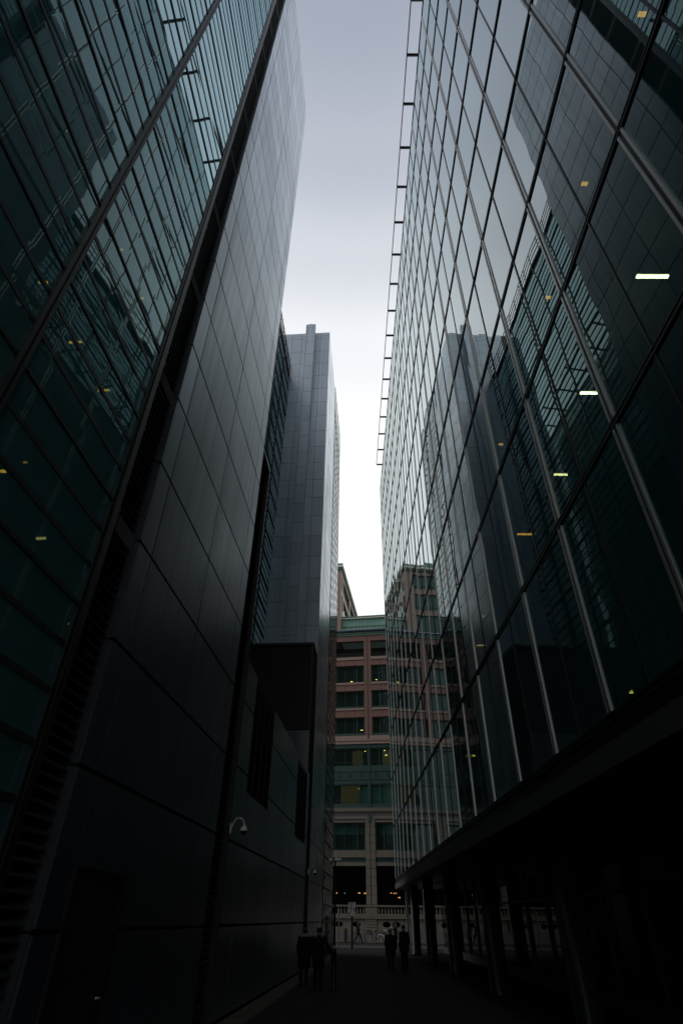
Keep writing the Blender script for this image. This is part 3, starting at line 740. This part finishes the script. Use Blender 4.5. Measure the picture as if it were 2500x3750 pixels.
for i, (x, y, z) in enumerate([(8.81, 15.17, 7.45), (8.69, 16.5, 7.45), (5.30, 24.64, 7.45)]):
    strip_light(['oval yellow lamp just above the right hand canopy, nearer one', 'oval yellow lamp just above the right hand canopy, farther one', 'dim amber lamp low in the right facade near the alley end'][i], x, y, z, .34, .2, M['lamp_y'], WF, 'x', 'low lamps behind the right glass facade', 'office_lamp', .3)
LL = [(-5.26, 3.63, 13.28), (-5.24, 4.77, 13.28), (-5.18, 5.84, 13.28), (-5.13, 6.99, 13.28), (-5.10, 8.11, 13.28), (-5.03, 4.52, 9.85), (-5.03, 5.63, 9.85), (-4.99, 6.71, 9.85), (-4.97, 7.79, 9.85), (-4.62, 5.04, 6.42), (-4.95, 6.56, 6.42), (-4.5, 7.0, 6.42)]
LLAB = ['topmost amber lamp behind the left glass wall', 'amber lamp second from the top behind the left glass wall', 'amber lamp third from the top behind the left glass wall, left of the bold mullion', 'small amber lamp right of the bold mullion in the upper left glass', 'tiny amber lamp beside the metal frame edge of the left glass wall',
        'amber lamp behind the left glass near the left picture edge, upper one', 'long amber lamp in the lower lit row of the left glass wall, left one', 'long amber lamp in the lower lit row of the left glass wall, middle one', 'amber lamp beside the end frame in the lower lit row of the left glass wall',
        'amber lamp at the left picture edge low in the left glass wall', 'faint short amber lamp low in the left glass wall', 'faintest amber lamp low in the left glass beside the end frame']
for i, (d, u, z) in enumerate(LL):
    big = i in (6, 7)
    strip_light(LLAB[i], d, u, z, (.22 if big else (.14 if i > 4 else .085)), .028, M['lamp_d'] if i >= 10 else M['lamp_o'], LF, 'x', 'amber lamps behind the left glass wall', 'office_lamp', .13)
# lamps in the far block
for i, (s, z, w) in enumerate([(-.75, 27.6, .3), (1.98 + .6, 27.75, .2), (.55, 21.3, .3), (.95, 18.75, .14), (3.35, 18.8, .14), (3.55, 18.25, .26), (.12, 14.55, .12)]):
    strip_light(['yellow ceiling lamp in a lower corner of the upper granite office window', 'yellow lamp at the right edge of the upper granite office window', 'yellow ceiling lamp in the third granite office window from the top', 'small yellow lamp under the pink ledge left of the green post', 'tiny yellow lamp under the pink ledge right of the green post',
                 'round yellow lamp glowing beside the glass facade corner in a green framed window', 'small yellow lamp at the edge of an ochre lit room'][i], s, .8, z, w, .15, M['lamp_y'], FF, 'x', 'lamps in the granite office windows', 'office_lamp', .1)
AL = [(-2.9, 4.32), (-1.98, 4.30), (-.32, 4.32), (.35, 4.30), (3.3, 4.34), (3.62, 4.30), (3.86, 4.32), (4.2, 3.92)]
ALAB = ['orange arcade lamp left of the black lamp post', 'small greenish lamp in the arcade just right of the lamp post', 'orange arcade lamp above the parking sign', 'orange arcade lamp just left of the stone column', 'orange arcade lamp just right of the stone column', 'middle orange lamp of three in the right arcade bay', 'dim orange lamp, last of three in the right arcade bay', 'lowest brightest orange lamp by the glass office corner']
lamp_g = emit('greenish arcade lamp', (.3, 1, .6), .4)
for i, (s, z) in enumerate(AL):
    t = thing('wall_lamp', ALAB[i], 'wall lamp', (s, 4.2, z), FF, 'lamps in the dark arcade')
    m = MB(); m.box(s - .03, s + .03, 4.0, 4.2, z - .1, z - .04); m.build('bracket', M['dgrey'], t)
    for q in ((-.07, .07) if i in (2, 3, 7) else (0,)):
        m = MB(); m.lathe([(.015, -.05), (.042, -.02), (.045, .015), (.02, .05)], 10, (s + q, 3.98, z)); m.build('globe', lamp_g if i == 1 else M['lamp_a'], t, True)

# ------------------------------------------------------------------ street furniture
lp = thing('lamp_post', 'slim black lamp post with two pale box lanterns standing beside the left pair of people', 'lamp post', (-.29, 24.6, 0))
x, y = -.29, 24.6
m = MB(); m.lathe([(.13, 0), (.13, .02), (.09, .04), (.085, .95), (.095, .97), (.095, 1.03), (.05, 1.1)], 18, (x, y, 0)); m.build('base', M['black'], lp, True)
m = MB(); m.lathe([(.058, .8), (.058, .86), (.064, .88), (.064, .92)], 16, (x, y, .22)); m.build('collar', M['silver'], lp, True)
m = MB(); m.lathe([(.045, 1.1), (.04, 2.4), (.032, 3.66)], 14, (x, y, 0)); m.build('pole', M['black'], lp, True)
for a, w, d, z in ((.10, .25, .34, 3.68), (-.17, .13, .3, 3.66)):
    m = MB(); m.box(x + a - w / 2, x + a + w / 2, y - d / 2, y + d / 2, z, z + .025); m.prism([(y - d / 2 + .01, z + .025), (y + d / 2 - .01, z + .025), (y + d / 2 - .05, z + .09), (y - d / 2 + .05, z + .09)], 'x', x + a - w / 2 + .005, x + a + w / 2 - .005); m.build('lantern', M['white'], lp)
m = MB(); m.box(x - .12, x + .02, y - .02, y + .02, 3.64, 3.67); m.build('arm', M['black'], lp)

sg = thing('street_sign', 'pale rectangular notice on a thick dark post at the alley mouth', 'sign', (.76, 56.6, 0))
m = MB(); m.box(.70, .86, 56.62, 56.74, 0, 2.2); m.build('post', M['black'], sg)
m = MB(); m.box(.46, 1.06, 56.57, 56.6, 2.15, 3.06); pnl = m.build('panel', M['signw'], sg)
m = MB(); yy = 56.566
for z, a, b, h in ((2.98, .67, .96, .045), (2.87, .63, .84, .02), (2.84, .63, .8, .012), (2.81, .63, .82, .015)): m.box(.0 + a, b, yy, 56.57, z, z + h)
for q in (.62, .69, .76): m.box(q, q + .05, yy, 56.57, 2.63, 2.74)                   # bold middle line, too small in the photograph to read
m.add([(.50, yy, 2.63), (.57, yy, 2.675), (.50, yy, 2.72)], [(0, 1, 2)])
m.box(.62, .86, yy, 56.57, 2.53, 2.57); m.box(.65, .82, yy, 56.57, 2.42, 2.44); m.box(.66, .8, yy, 56.57, 2.38, 2.395); m.box(.58, .62, yy, 56.57, 2.92, 3.03); m.lathe([(.02, 0), (.02, .03)], 8, (.6, yy + .002, 3.03))
m.build('lettering', M['ink'], pnl)
m = MB(); m.box(.92, 1.03, yy, 56.57, 2.47, 2.67); m.box(.50, .60, yy, 56.57, 2.17, 2.40); m.box(.93, 1.0, yy, 56.57, 2.27, 2.33); m.build('symbol', M['signb'], pnl)
def thin_post(lab, x, y, h, r):
    t = thing('post', lab, 'post', (x, y, 0), WF, 'thin dark posts at the alley mouth')
    m = MB(); m.lathe([(r * 1.8, 0), (r * 1.8, .05), (r, .08), (r, h), (r * .3, h + .03)], 12, (x, y, 0)); m.build('pole', M['black'], t, True)
    m = MB(); m.lathe([(r * 1.25, h - .25), (r * 1.25, h - .1)], 12, (x, y, 0)); m.build('band', M['dgrey'], t, True)
thin_post('thin dark post standing in front of the left oval opening', -.30, 57.4, 2.9, .05)
thin_post('thin dark post left of the lamp post, in front of the balustrade end', -1.19, 57.6, 2.96, .05)
thin_post('slimmest dark post close beside the lamp post', -.48, 31.5, 2.3, .024)
bn = thing('utility_box', 'narrow brown upright box on the far pavement below the first oval', 'utility box', (.33, 71.2, 0))
m = MB(); m.box(.15, .51, 71.05, 71.35, .06, 1.14); m.build('body', M['bin'], bn)
m = MB(); m.prism([(71.03, 1.14), (71.37, 1.14), (71.33, 1.2), (71.07, 1.2)], 'x', .13, .53); m.build('lid', M['bin'], bn)
m = MB(); m.box(.12, .54, 71.02, 71.38, 0, .06); m.build('foot', M['black'], bn)
m = MB(); m.box(.2, .46, 71.04, 71.05, .2, 1.0); m.build('hatch', M['dgrey'], bn)
# cycle stands
proto = None
for i, (x, y, lab) in enumerate([(1.35, 70.6, 'hoop shaped cycle stand behind the walking person'), (2.62, 70.6, 'hoop shaped cycle stand between the walker and the bicycles'), (4.1, 70.6, 'hoop shaped cycle stand with the bicycles leaning on it'), (5.6, 70.6, 'hoop shaped cycle stand partly behind the couple')]):
    if proto is None:
        t = proto = thing('cycle_stand', lab, 'cycle stand', (x, y, 0), WF, 'hoop cycle stands on the far pavement')
        w = .36; path = [(x - w, y, 0), (x - w, y, .62)] + [(x - w + .16 - .16 * math.cos(a), y, .62 + .16 * math.sin(a)) for a in (.5, 1.0, 1.57)] + [(x + w - .16 + .16 * math.sin(a), y, .62 + .16 * math.cos(a)) for a in (0.02, .5, 1.0, 1.57)] + [(x + w, y, 0)]
        m = MB(); m.tube(path, .026, 10); m.build('hoop', M['black'], t, True)
        for q in (-w, w): m = MB(); m.lathe([(.07, 0), (.07, .015), (.03, .02)], 12, (x + q, y, 0)); m.build('foot', M['black'], t, True)
    else:
        t = proto.copy(); COL.objects.link(t); t.location = (x, y, 0); t['label'] = lab
        for c in proto.children:
            d = c.copy(); COL.objects.link(d); d.parent = t
# bicycles
def bicycle(lab, x, y, rz, basket):
    fr = Frame((x, y, 0), rz); t = thing('bicycle', lab, 'bicycle', (0, 0, 0), fr, 'bicycles at the cycle stands')
    for cx in (-.52, .52):
        c = [(cx + .33 * math.cos(2 * math.pi * k / 28), 0, .345 + .33 * math.sin(2 * math.pi * k / 28)) for k in range(28)]
        m = MB(); m.tube(c, .018, 8, closed=True); w = m.build('wheel', M['rubber'], t, True)
        m = MB()
        for k in range(14): a = math.pi * 2 * k / 14; m.tube([(cx, 0, .345), (cx + .315 * math.cos(a), 0, .345 + .315 * math.sin(a))], .0025, 4)
        m.tube([(cx + .31 * math.cos(2 * math.pi * k / 28), 0, .345 + .31 * math.sin(2 * math.pi * k / 28)) for k in range(28)], .01, 6, closed=True); m.lathe([(.025, -.03), (.025, .03)], 10, (cx, 0, .345)); m.build('spokes', M['silver'], w)
    m = MB()
    for a, b in (((-.52, 0, .345), (-.14, 0, .84)), ((-.52, 0, .345), (-.08, 0, .30)), ((-.08, 0, .30), (-.17, 0, .92)), ((-.08, 0, .30), (.36, 0, .72)), ((-.15, 0, .82), (.34, 0, .82)), ((.52, 0, .345), (.36, 0, .72)), ((.36, 0, .72), (.31, 0, .98))): m.tube([a, b], .017, 8)
    m.build('frame', M['bikeframe'], t, True)
    m = MB(); m.tube([(.20, -.3, 1.03), (.30, -.22, 1.02), (.31, 0, 1.0), (.30, .22, 1.02), (.20, .3, 1.03)], .013, 8); m.build('handlebar', M['white'], t, True)
    m = MB(); m.loft([(-.19, 0, .92, .12, .07), (-.19, 0, .95, .15, .09), (-.18, 0, .975, .1, .05)], 14); m.build('saddle', M['rubber'], t, True)
    m = MB(); m.tube([(-.08, -.06, .30), (.07, -.07, .22)], .01); m.tube([(-.08, .06, .30), (-.23, .07, .38)], .01); m.box(.03, .12, -.15, -.07, .21, .235); m.box(-.28, -.19, .07, .15, .37, .395); m.build('pedals', M['rubber'], t)
    m = MB(); m.tube([(-.52 + .37 * math.cos(a), 0, .345 + .37 * math.sin(a)) for a in [R_(q) for q in range(20, 181, 20)]], .02, 6); m.build('mudguard', M['white'] if basket else M['black'], t, True)
    if basket:
        m = MB()
        for k in range(5): m.tube([(.40, -.18, .74 + .055 * k), (.68, -.18, .74 + .055 * k), (.68, .18, .74 + .055 * k), (.40, .18, .74 + .055 * k)], .006, 5, closed=True)
        for q in (-.18, -.06, .06, .18): m.tube([(.40, q, .72), (.40, q, .97)], .006, 5); m.tube([(.68, q, .72), (.68, q, .97)], .006, 5)
        m.box(.40, .68, -.18, .18, .72, .735); m.build('basket', M['black'], t)
bicycle('bicycle with a front basket and pale handlebar at the cycle stands', 3.35, 70.3, R_(160), True)
bicycle('dark bicycle nearer the couple, leaning at the cycle stands', 4.15, 70.9, R_(25), False)
# dome cameras on swan-neck arms
for lab, u, z in (('white dome camera on a swan neck beside the near louvred slot', 15.78, 3.72), ('white dome camera on a swan neck beside the far dark slot', 32.95, 3.80)):
    t = thing('security_camera', lab, 'security camera', (DW, u, z), LF, 'dome cameras along the left wall')
    d = DW
    m = MB(); m.box(d - .02, d + .03, u - .05, u + .05, z - .10, z + .12); m.build('bracket', M['white'], t)
    m = MB(); m.tube([(d + .03, u, z + .02), (d + .05, u, z + .10), (d + .09, u, z + .19), (d + .16, u, z + .24), (d + .24, u, z + .24), (d + .31, u, z + .19), (d + .34, u, z + .11), (d + .34, u, z + .06)], .016, 10); m.build('arm', M['white'], t, True)
    m = MB(); m.lathe([(.03, .08), (.05, .05), (.085, .02), (.10, -.03), (.10, -.045)][::-1], 20, (d + .34, u, z)); m.build('housing', M['white'], t, True)
    m = MB(); m.lathe([(.015, -.125), (.05, -.11), (.075, -.08), (.085, -.046)], 20, (d + .34, u, z)); m.build('dome', M['black'], t, True)

# ------------------------------------------------------------------ people
def person(lab, loc, heading, ht, coat_m, hair_m, coat_len=.45, pose=None, hood=False, hair_long=False, wide=1.0):
    # figure faces local +y; pose: joint positions in metres for a 1.75 m figure
    k = ht / 1.75; fr = Frame(loc, heading); t = thing('person', lab, 'person', (0, 0, 0), fr)
    J = dict(pelvis=(0, 0, .95), chest=(0, .0, 1.28), neck=(0, .01, 1.47), headb=(0, .03, 1.56), headt=(0, .03, 1.67),
             hipL=(-.09, 0, .92), kneeL=(-.10, .02, .50), ankL=(-.10, -.02, .09), toeL=(-.12, .15, .035),
             hipR=(.09, 0, .92), kneeR=(.10, .02, .50), ankR=(.10, -.02, .09), toeR=(.12, .15, .035),
             shL=(-.19, 0, 1.42), elL=(-.25, -.03, 1.13), wrL=(-.24, .06, .88), shR=(.19, 0, 1.42), elR=(.25, -.03, 1.13), wrR=(.24, .06, .88))
    if pose: J.update(pose)
    P = {a: Vector(b) * k for a, b in J.items()}
    verts = []; edges = []; rad = []; idx = {}
    def V(n, p, r): idx[n] = len(verts); verts.append(tuple(p)); rad.append(r * k)
    for n, r in (('pelvis', .13), ('chest', .14), ('neck', .055), ('headb', .078), ('headt', .085), ('hipL', .09), ('kneeL', .058), ('ankL', .038), ('toeL', .03), ('hipR', .09), ('kneeR', .058), ('ankR', .038), ('toeR', .03),
                 ('shL', .06), ('elL', .042), ('wrL', .028), ('shR', .06), ('elR', .042), ('wrR', .028)): V(n, P[n], r)
    for a, b in (('pelvis', 'chest'), ('chest', 'neck'), ('neck', 'headb'), ('headb', 'headt'), ('pelvis', 'hipL'), ('hipL', 'kneeL'), ('kneeL', 'ankL'), ('ankL', 'toeL'), ('pelvis', 'hipR'), ('hipR', 'kneeR'), ('kneeR', 'ankR'), ('ankR', 'toeR'),
                 ('chest', 'shL'), ('shL', 'elL'), ('elL', 'wrL'), ('chest', 'shR'), ('shR', 'elR'), ('elR', 'wrR')): edges.append((idx[a], idx[b]))
    for s in ('L', 'R'):                                            # palm, four fingers and a thumb
        w = P['wr' + s]; d = (w - P['el' + s]).normalized(); side = d.cross(Vector((0, 1, 0)))
        side = side.normalized() if side.length > .1 else Vector((1, 0, 0)); n = d.cross(side)
        V('palm' + s, w + d * .055 * k, .03); edges.append((idx['wr' + s], idx['palm' + s]))
        for q, (o, L) in enumerate(((-.033, .062), (-.011, .075), (.011, .07), (.033, .055))):
            b = w + d * .085 * k + n * o * k; V(f'k{s}{q}', b, .0095); V(f'm{s}{q}', b + d * L * .55 * k + side * .008 * k, .0085); V(f'f{s}{q}', b + d * L * k + side * .028 * k, .007)
            edges.extend([(idx['palm' + s], idx[f'k{s}{q}']), (idx[f'k{s}{q}'], idx[f'm{s}{q}']), (idx[f'm{s}{q}'], idx[f'f{s}{q}'])])
        b = w + d * .03 * k - n * .035 * k; V('t' + s, b, .011); V('u' + s, b + d * .035 * k - n * .018 * k + side * .012 * k, .009)
        edges.extend([(idx['palm' + s], idx['t' + s]), (idx['t' + s], idx['u' + s])])
    hp = P['headb'] + (P['headt'] - P['headb']) * .35
    me = bpy.data.meshes.new('body'); me.from_pydata(verts, edges, []); me.materials.append(M['skin'])
    ob = bpy.data.objects.new('body', me); COL.objects.link(ob); ob.parent = t
    md = ob.modifiers.new('skin', 'SKIN'); sv = me.skin_vertices[0].data
    for i, r in enumerate(rad): sv[i].radius = (r, r); sv[i].use_root = (i == 0)
    ss = ob.modifiers.new('sub', 'SUBSURF'); ss.levels = 1; ss.render_levels = 2
    # face: nose, eyes, mouth, ears
    h = P['headt'] - Vector((0, 0, .055)) * k
    m = MB(); m.loft([(h.x, h.y + .09 * k, h.z - .045 * k, .016 * k, .022 * k), (h.x, h.y + .085 * k, h.z - .01 * k, .010 * k, .016 * k), (h.x, h.y + .075 * k, h.z + .01 * k, .006 * k, .01 * k)], 8)
    for e in (-1, 1): m.lathe([(.004 * k, -.03 * k), (.016 * k, -.012 * k), (.018 * k, .012 * k), (.006 * k, .028 * k)], 8, (h.x + e * .083 * k, h.y, h.z - .015 * k), sy=1.6)
    m.build('face', M['skin'], t, True)
    m = MB()
    for e in (-1, 1): m.lathe([(.004 * k, -.007 * k), (.010 * k, 0), (.004 * k, .007 * k)], 8, (h.x + e * .032 * k, h.y + .076 * k, h.z + .005 * k))
    m.box(h.x - .022 * k, h.x + .022 * k, h.y + .07 * k, h.y + .082 * k, h.z - .078 * k, h.z - .07 * k); m.build('features', M['hair'], t)
    m = MB(); c = (h.x, h.y - .018 * k)
    m.loft([(c[0], c[1] - .02 * k, h.z - (.20 if hair_long else .05) * k, .07 * k, .045 * k), (c[0], c[1] - .012 * k, h.z - .02 * k, .096 * k, .085 * k), (c[0], c[1] + .004 * k, h.z + .05 * k, .098 * k, .10 * k), (c[0], c[1] + .012 * k, h.z + .085 * k, .08 * k, .085 * k), (c[0], c[1] + .012 * k, h.z + .108 * k, .035 * k, .04 * k)], 16)
    m.build('hair', hair_m, t, True)
    m = MB(); pc, ch, nk = P['pelvis'], P['chest'], P['neck']; zb = coat_len * k; W = wide * k
    m.loft([(pc.x, pc.y, zb, .215 * W, .165 * W), (pc.x, pc.y, (zb + pc.z) / 2, .225 * W, .175 * W), (pc.x, pc.y, pc.z, .205 * W, .155 * W), ((pc.x + ch.x) / 2, (pc.y + ch.y) / 2, (pc.z + ch.z) / 2, .19 * W, .15 * W), (ch.x, ch.y, ch.z, .21 * W, .155 * W), (ch.x, ch.y, ch.z + .1 * k, .20 * W, .13 * W), (nk.x, nk.y, nk.z - .02 * k, .10 * W, .085 * W), (nk.x, nk.y, nk.z + .03 * k, .07 * W, .07 * W)], 18)
    for s in ('L', 'R'): m.tube([P['sh' + s] + (P['chest'] - P['sh' + s]) * .3, P['sh' + s], (P['sh' + s] + P['el' + s]) / 2, P['el' + s], (P['el' + s] + P['wr' + s]) / 2, P['wr' + s]], [.075 * W, .078 * W, .068 * W, .062 * W, .054 * W, .046 * W], 12)
    m.build('coat', coat_m, t, True)
    m = MB()
    for s in ('L', 'R'): m.tube([P['hip' + s], (P['hip' + s] + P['knee' + s]) / 2, P['knee' + s], (P['knee' + s] + P['ank' + s]) / 2, P['ank' + s]], [.105 * k, .092 * k, .075 * k, .066 * k, .058 * k], 12)
    m.build('trousers', M['trous'], t, True)
    for s in ('L', 'R'):
        a, b = P['ank' + s], P['toe' + s]; m = MB()
        m.tube([a + (a - b) * .35 + Vector((0, 0, -.03 * k)), a + Vector((0, 0, -.03 * k)), (a + b) / 2 + Vector((0, 0, -.01 * k)), b + (b - a) * .12], [.038 * k, .052 * k, .047 * k, .03 * k], 10); m.build('shoe', M['shoe'], t, True)
    if hood:
        m = MB(); q = [(nk.x + .115 * k * math.cos(a), nk.y - .01 * k + .10 * k * math.sin(a), nk.z + .03 * k + .02 * k * math.sin(a)) for a in [2 * math.pi * i / 16 for i in range(16)]]
        m.tube(q, .042 * k, 8, closed=True); m.build('hood', M['fur'], t, True)
person('person in a long dark coat with pale fur hood, left of the lamp post', (-1.38, 25.8, 0), R_(-8), 1.66, M['coat'], M['hair'], .52, hood=True, wide=1.12)
person('person in dark clothes reaching one arm towards the lamp post', (-.84, 25.0, 0), R_(-12), 1.70, M['coat2'], M['hair'], .55, dict(elR=(.33, .05, 1.16), wrR=(.46, .12, .98)), wide=1.02)
person('person in a padded black coat with grey hair, left of the two at right', (2.26, 33.2, 0), R_(-25), 1.60, M['coat'], M['hair_g'], .60, wide=1.22)
person('taller person in dark clothes standing by the glass office edge', (2.88, 32.8, 0), R_(35), 1.76, M['coat2'], M['hair'], .70, wide=1.1)
person('person at the kerb beyond the couple, arm raised to the chest', (4.45, 58.1, 0), R_(70), 1.74, M['coat'], M['hair'], .60, dict(elL=(-.30, .10, 1.22), wrL=(-.16, .30, 1.36)))
person('person striding along the far pavement past the cycle stands', (1.55, 69.6, 0), R_(-90), 1.76, M['coat'], M['hair'], .72,
       dict(kneeL=(-.09, .26, .52), ankL=(-.09, .42, .10), toeL=(-.09, .58, .09), kneeR=(.09, -.12, .50), ankR=(.09, -.42, .14), toeR=(.09, -.30, .035), elL=(-.24, -.14, 1.16), wrL=(-.22, -.12, .92), elR=(.24, .10, 1.16), wrR=(.22, .22, .98)))

for o in bpy.data.objects:
    if '_b' in o.keys(): del o['_b']
